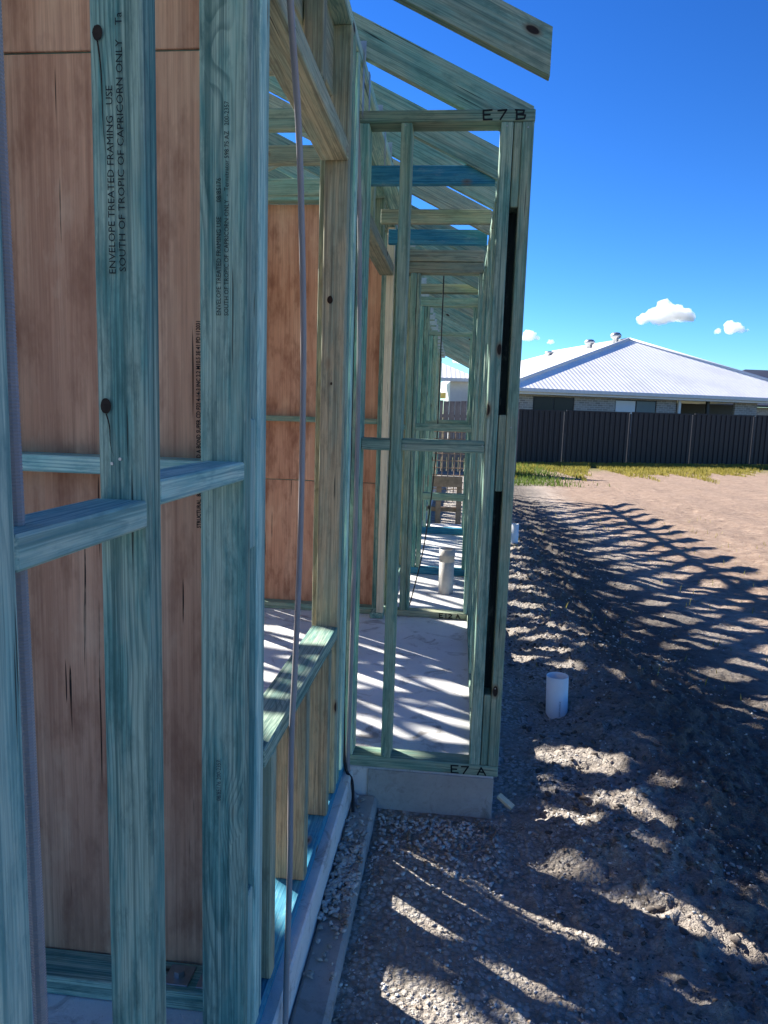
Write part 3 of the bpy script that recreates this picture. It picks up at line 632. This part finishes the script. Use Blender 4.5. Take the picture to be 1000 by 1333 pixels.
# ================================================================== NEIGHBOURING HOUSES
def roofmesh(name, pts, mat, parent, uvd):
    V = [Vector(p) for p in pts]; me = bpy.data.meshes.new(name); me.from_pydata(V, [], [tuple(range(len(V)))]); me.update()
    uv = me.uv_layers.new(name='UVMap'); U = Vector(uvd).normalized()
    for l in me.loops: uv.data[l.index].uv = (V[l.vertex_index].dot(U), V[l.vertex_index].z)
    o = link(name, me, mat, parent); so_ = o.modifiers.new('thick', 'SOLIDIFY'); so_.thickness = .06; so_.offset = -1; return o
def lbox(name, x0, x1, y0, y1, z0, z1, mat, parent, bev=.0):
    o = link(name, boxmesh(x1 - x0, y1 - y0, z1 - z0, bev), mat, parent); o.location = ((x0 + x1) / 2, (y0 + y1) / 2, (z0 + z1) / 2); return o
A1 = R(19)
H = thing('house', 'single-storey grey brick house with a pale corrugated hip roof behind the charcoal fence', 'house', (2.6, 29, -.15), A1)
ev = 2.70; ap = 5.42; uA, vA, vB = 7.55, 4.8, 13.0; uL, uR = -.9, 14.6
roofmesh('roof', [(uL, -.5, ev), (uR, -.5, ev), (uA, vA, ap)], ROOFW, H, (1, 0, 0))
roofmesh('roof', [(uL, vB + 5, ev), (uL, -.5, ev), (uA, vA, ap), (uA, vB, ap)], ROOFW, H, (0, 1, 0))
roofmesh('roof', [(uR, -.5, ev), (uR, vB + 5, ev), (uA, vB, ap), (uA, vA, ap)], ROOFW, H, (0, 1, 0))
roofmesh('roof', [(uR, vB + 5, ev), (uL, vB + 5, ev), (uA, vB, ap)], ROOFW, H, (1, 0, 0))
for a, b in (((uL, -.5, ev), (uA, vA, ap)), ((uR, -.5, ev), (uA, vA, ap)), ((uA, vA, ap), (uA, vB, ap))):
    v, f = tube_pts([Vector(a) + Vector((0, 0, .03)), Vector(b) + Vector((0, 0, .03))], .07, 8); pydata('ridge_cap', v, f, TRIM, H, True)
lbox('gutter', uL - .05, uR + .05, -.62, -.50, ev - .14, ev + .01, TRIM, H, .02); lbox('fascia', uL, uR, -.498, -.47, ev - .22, ev - .02, TRIM, H)
lbox('soffit', uL, uR, -.47, .02, ev - .22, ev - .20, TRIM, H)
def wallseg(a, b, z0=0, z1=ev - .205): return lbox('wall', a, b, 0, .11, z0, z1, BRICK, H)
wins = [(.62, 2.42), (4.25, 6.15)]
wallseg(uL + .4, .62); wallseg(2.42, 4.25); wallseg(6.15, 7.05)
for a, b in wins: wallseg(a, b, 0, 1.0); wallseg(a, b, 2.42)
wi = lbox('window', .62, 2.42, .05, .10, 1.0, 2.42, TRIMD, H); lbox('pane', .68, 1.50, .03, .049, 1.06, 2.36, GLD, wi).location -= wi.location; lbox('pane', 1.56, 2.36, .03, .049, 1.06, 2.36, GLD, wi).location -= wi.location
wi = lbox('window', 4.25, 6.15, .05, .10, 1.0, 2.42, TRIMD, H); lbox('pane', 4.29, 5.18, .03, .049, 1.04, 2.38, GLL, wi).location -= wi.location; lbox('pane', 5.24, 6.11, .03, .049, 1.04, 2.38, GLB, wi).location -= wi.location
lbox('downpipe', 7.10, 7.22, -.12, -.02, 0, ev - .2, TRIM, H, .01)
# open corner with posts, dark rooms behind
lbox('wall', 7.05, 7.16, .12, 4.0, 0, ev - .21, BRICK, H); lbox('wall', 7.17, uR - .3, 4.0, 4.11, 0, ev - .21, TRIMD, H)
lbox('wall', 9.9, 11.0, .0, .11, 0, ev - .205, BRICK, H)
lbox('post', 8.55, 8.67, .0, .12, 0, ev - .2, TRIMD, H); lbox('post', 12.6, 12.74, .0, .14, 0, ev - .2, TRIM, H)
for px_, h_ in (((uA - .35, vA + .6), .62), ((uA - .8, vA + 2.3), .55), ((uA - 1.2, vA + 6), .3)):
    zt = ap - abs(px_[0] - uA) * (ap - ev) / (uA - uL)
    prof = [(.17, -.1), (.17, h_ * .35), (.30, h_ * .5), (.34, h_ * .72), (.22, h_ * .95), (.05, h_)]
    V = []; F = []; n = 14
    for r_, z_ in [(a_ * .8, b_ * .8) for a_, b_ in prof]:
        for k in range(n): V.append((r_ * math.cos(2 * math.pi * k / n), r_ * math.sin(2 * math.pi * k / n), z_))
    for i in range(len(prof) - 1):
        for k in range(n): F.append((i * n + k, i * n + (k + 1) % n, (i + 1) * n + (k + 1) % n, (i + 1) * n + k))
    F.append(tuple(range((len(prof) - 1) * n, len(prof) * n)))
    o = pydata('roof_vent', V, F, GALV, H, True); o.location = (px_[0], px_[1], zt)
# dark roofed house far right
H2 = thing('house', 'dark-roofed house just showing at the right edge behind the pale roof', 'house', (19.5, 46, -.1), R(10))
roofmesh('roof', [(-5, 0, 2.7), (9, 0, 2.7), (2.5, 5, 5.2), (.5, 5, 5.2)], ROOFD, H2, (1, 0, 0)); roofmesh('roof', [(-5, 10, 2.7), (-5, 0, 2.7), (.5, 5, 5.2)], ROOFD, H2, (0, 1, 0))
lbox('wall', -4.5, 8.5, .5, 9.5, 0, 2.6, BRICK, H2); lbox('gutter', -5.05, 9.05, -.1, 0, 2.6, 2.72, TRIMD, H2)
# house seen through the corridor
H3 = thing('house', 'pale house with ribbed roof and dark porch seen through the corridor', 'house', (-5.5, 30, -.1), R(4))
roofmesh('roof', [(-4, 0, 3.05), (6.6, 0, 3.05), (2.6, 4, 4.9), (0, 4, 4.9)], ROOFW, H3, (1, 0, 0)); roofmesh('roof', [(6.6, 0, 3.05), (6.6, 9, 3.05), (2.6, 4, 4.9)], ROOFW, H3, (0, 1, 0))
lbox('wall', -3.5, 5.0, .5, .62, 0, 2.95, TRIMD, H3); lbox('wall', 5.4, 6.2, .5, 4, 0, 2.95, TRIM, H3); lbox('post', 4.75, 4.9, .2, .35, 0, 2.95, TRIM, H3); lbox('gutter', -4, 6.65, -.12, 0, 2.92, 3.06, TRIM, H3)

# ================================================================== GRAVEL, CLODS, GRASS
def rock(seed):
    r_ = np.random.default_rng(seed); bm = bmesh.new(); bmesh.ops.create_icosphere(bm, subdivisions=1, radius=1)
    for v_ in bm.verts: v_.co *= float(r_.uniform(.48, 1.25))
    bm.verts.index_update(); V = np.array([v_.co[:] for v_ in bm.verts]) * np.array([1, r_.uniform(.5, .9), r_.uniform(.35, .7)]); F = np.array([[x.index for x in f_.verts] for f_ in bm.faces]); bm.free(); return V, F
ROCKS = [rock(i) for i in range(12)]
def scatter(name, pos, size, mat, label, cat=None):
    VV, FF = [], []; o_ = 0
    for (x, y, z), s_ in zip(pos, size):
        V, F = ROCKS[rng.integers(12)]; a = rng.uniform(0, 6.28); c_, sn = math.cos(a), math.sin(a)
        X = V[:, 0] * c_ - V[:, 1] * sn; Y_ = V[:, 0] * sn + V[:, 1] * c_
        VV.append(np.stack([X * s_ + x, Y_ * s_ + y, V[:, 2] * s_ + z], -1)); FF.append(F + o_); o_ += len(V)
    me = bpy.data.meshes.new(name); V = np.concatenate(VV); F = np.concatenate(FF)
    me.vertices.add(len(V)); me.vertices.foreach_set('co', V.ravel()); me.loops.add(F.size); me.polygons.add(len(F)); me.loops.foreach_set('vertex_index', F.ravel()); me.polygons.foreach_set('loop_start', np.arange(0, F.size, 3)); me.polygons.foreach_set('loop_total', np.full(len(F), 3)); me.update(calc_edges=True)
    o = link(name, me, mat); return tag(o, label, cat, None, 'stuff')
N = 46000; X = rng.uniform(.13, 2.6, N); Y = 1.0 + rng.uniform(0, 1, N) ** 1.5 * 8.0
keep = (rng.uniform(0, 1, N) < np.clip(1.25 - .55 * X, .10, 1) * (.25 + 1.5 * np.clip(fbm(X, Y, 1.6, 3, 77) + .22, 0, 1))) & ~((X < .6) & (Y > 2.63))
X, Y = X[keep], Y[keep]; Sz = .0028 + (.006 + .004 * np.clip(Y - 1.6, 0, 1)) * rng.uniform(0, 1, len(X)) ** 4.0; Z = gheight(X, Y) + Sz * .25
scatter('gravel', np.stack([X, Y, Z], -1), Sz, STONE, 'grey crushed gravel scattered over the soil beside the slab', 'gravel')
# heap of coarser gravel on the ledge and by the slab
N = 900; X = np.concatenate([rng.uniform(.035, .125, 420), rng.uniform(.14, .6, 480)]); Y = np.concatenate([rng.normal(2.13, .16, 420), 2.60 - np.abs(rng.normal(0, .16, 480))])
Y = np.clip(Y, 1.5, 2.62); base = np.where(X < .13, -.112, gheight(X, Y)); Sz = rng.uniform(.005, .015, N)
scatter('gravel', np.stack([X, Y, base + Sz * .4], -1), Sz, STONE, 'coarser gravel heaped on the concrete ledge and at the slab foot', 'gravel')
N = 7000; Y = 1.3 + rng.uniform(0, 1, N) ** 1.3 * 9; X = 1.25 - .03 * Y + rng.normal(0, .45, N); ok = X > .75; X, Y = X[ok], Y[ok]
Sz = .004 + .018 * rng.uniform(0, 1, len(X)) ** 6; scatter('soil_clods', np.stack([X, Y, gheight(X, Y) + Sz * .2], -1), Sz, STONED, 'dark clods of turned earth along the bank', 'soil')
for k, (x, y, s_, lab) in enumerate([(1.62, 2.62, .055, 'dark flat rock lying on the bank at the right edge'), (1.72, 2.52, .045, 'smaller dark rock beside the flat rock at the right edge'), (1.28, 2.05, .030, 'brown stone in the shaded gravel at lower right')]):
    V, F = ROCKS[k]; o = pydata('rock', V * s_, [tuple(q) for q in F.tolist()], STONED, None); sb = o.modifiers.new('s', 'SUBSURF'); sb.levels = 1; sb.render_levels = 1
    o.location = (x, y, gz(x, y) + s_ * .3); o.rotation_euler = (0, 0, k * 1.3); tag(o, lab, 'rock')
o = box('timber_offcut', -.035, .035, -.012, .012, -.008, .008, wood('pale', 0), None, .002); o.location = (.63, 2.66, gz(.63, 2.66) + .06); o.rotation_euler = (.2, R(25), R(-30)); tag(o, 'small pale timber offcut beside the foot of the E7 frame', 'offcut')

def blades(name, n, xf, yf, hmin, hmax, wd, mat, label):
    x = xf(n); y = yf(n, x); z = gheight(x, y) - .01; h = rng.uniform(hmin, hmax, len(x)); a = rng.uniform(0, 6.28, len(x)); lean = rng.uniform(.05, .5, len(x)) * h; b = rng.uniform(0, 6.28, len(x))
    dx, dy = np.cos(a) * wd, np.sin(a) * wd; lx, ly = np.cos(b) * lean, np.sin(b) * lean
    V = np.stack([np.stack([x - dx, y - dy, z], -1), np.stack([x + dx, y + dy, z], -1), np.stack([x + dx * .6 + lx * .4, y + dy * .6 + ly * .4, z + h * .6], -1), np.stack([x - dx * .6 + lx * .4, y - dy * .6 + ly * .4, z + h * .6], -1), np.stack([x + lx, y + ly, z + h], -1)], 1).reshape(-1, 3)
    i = np.arange(len(x))[:, None] * 5; F = np.concatenate([i + np.array([0, 1, 2]), i + np.array([0, 2, 3]), i + np.array([3, 2, 4])])
    me = bpy.data.meshes.new(name); me.vertices.add(len(V)); me.vertices.foreach_set('co', V.ravel()); me.loops.add(F.size); me.polygons.add(len(F)); me.loops.foreach_set('vertex_index', F.ravel()); me.polygons.foreach_set('loop_start', np.arange(0, F.size, 3)); me.polygons.foreach_set('loop_total', np.full(len(F), 3)); me.update(calc_edges=True)
    return tag(link(name, me, mat), label, 'grass', None, 'stuff')
GR1 = m_grass('dry_green_grass', [(.35, (.14, .135, .022)), (.5, (.30, .26, .05)), (.65, (.45, .37, .11))]); GR2 = m_grass('lush_weeds', [(.35, (.05, .09, .015)), (.5, (.11, .17, .03)), (.65, (.22, .26, .06))])
fy = lambda x: 24.2 + (x - 2.3) * dy_ / dx_
blades('grass', 42000, lambda n: rng.uniform(1.0, 16, n), lambda n, x: fy(x) - .15 - (3.3 + 4 * fbm(x, x * 0, 1.1, 4, 5, .8)) * rng.uniform(0, 1, n) ** 1.4, .03, .12, .012, GR1, 'sunlit yellow-green grass strip in front of the charcoal fence')
blades('weeds', 3000, lambda n: rng.normal(2.1, .55, n), lambda n, x: rng.uniform(16.5, 23.5, n), .04, .15, .012, GR2, 'taller green weeds at the left end of the charcoal fence')
blades('weeds', 260, lambda n: rng.uniform(.9, 4.5, n), lambda n, x: rng.uniform(4, 12, n), .03, .10, .004, GR1, 'sparse dry weeds dotted over the disturbed soil')

# ================================================================== CLOUDS
def cloud(d, dist, wid, hei, seed, label):
    r_ = np.random.default_rng(seed); c = Vector(d).normalized() * dist; rt = c.cross(Vector((0, 0, 1))).normalized(); fw = rt.cross(Vector((0, 0, 1)))
    mb = bpy.data.metaballs.new('cloud'); mb.resolution = wid / 34; mb.render_resolution = wid / 34; ob = bpy.data.objects.new('cloudtmp', mb); col.objects.link(ob)
    for i in range(22):
        t = r_.uniform(-1, 1); e = mb.elements.new(); s_ = hei * r_.uniform(.22, .5) * (1 - .55 * abs(t)); env = (1 - abs(t) ** 1.6)
        p = rt * (t * wid * .46) + fw * (r_.uniform(-.5, .5) * wid * .3) + Vector((0, 0, 1)) * (r_.uniform(0, .75) * hei * env * .75); e.co = p; e.radius = s_ * 1.5
    bpy.context.view_layer.update(); me = bpy.data.meshes.new_from_object(ob.evaluated_get(bpy.context.evaluated_depsgraph_get())); bpy.data.objects.remove(ob)
    o = link('cloud', me, CLOUD); o.location = Vector((.39, 0, 1.4)) + c
    tx = bpy.data.textures.new('puff', 'CLOUDS'); tx.noise_scale = hei * .22; dm = o.modifiers.new('puff', 'DISPLACE'); dm.texture = tx; dm.strength = hei * .28; dm.mid_level = .55
    return tag(o, label, 'cloud', 'small fair-weather clouds')
s = NT('cloud_vapour'); s.t.nodes.remove(s.b); pv = s.n('VolumePrincipled'); pv.inputs['Color'].default_value = (1, 1, 1, 1); pv.inputs['Density'].default_value = .055; pv.inputs['Anisotropy'].default_value = .35
s.t.links.new(pv.outputs[0], s.t.nodes['Material Output'].inputs['Volume']); CLOUD = s.m
scene.cycles.volume_bounces = 5
DC = 2600
cloud((.2514, .9587, .1300), DC, 178, 76, 3, 'largest white cloud above the pale hip roof')
cloud((.3248, .9388, .1140), DC, 100, 38, 5, 'small flat white cloud near the right edge')
cloud((.0859, .9906, .1060), DC, 62, 40, 8, 'small white cloud beside the E7 post')
cloud((.1132, .9885, .1005), DC, 26, 16, 9, 'tiny wisp of cloud above the roof vents')
cloud((.022, .99, .075), DC, 190, 75, 12, 'white cloud low in the sky at the end of the corridor')
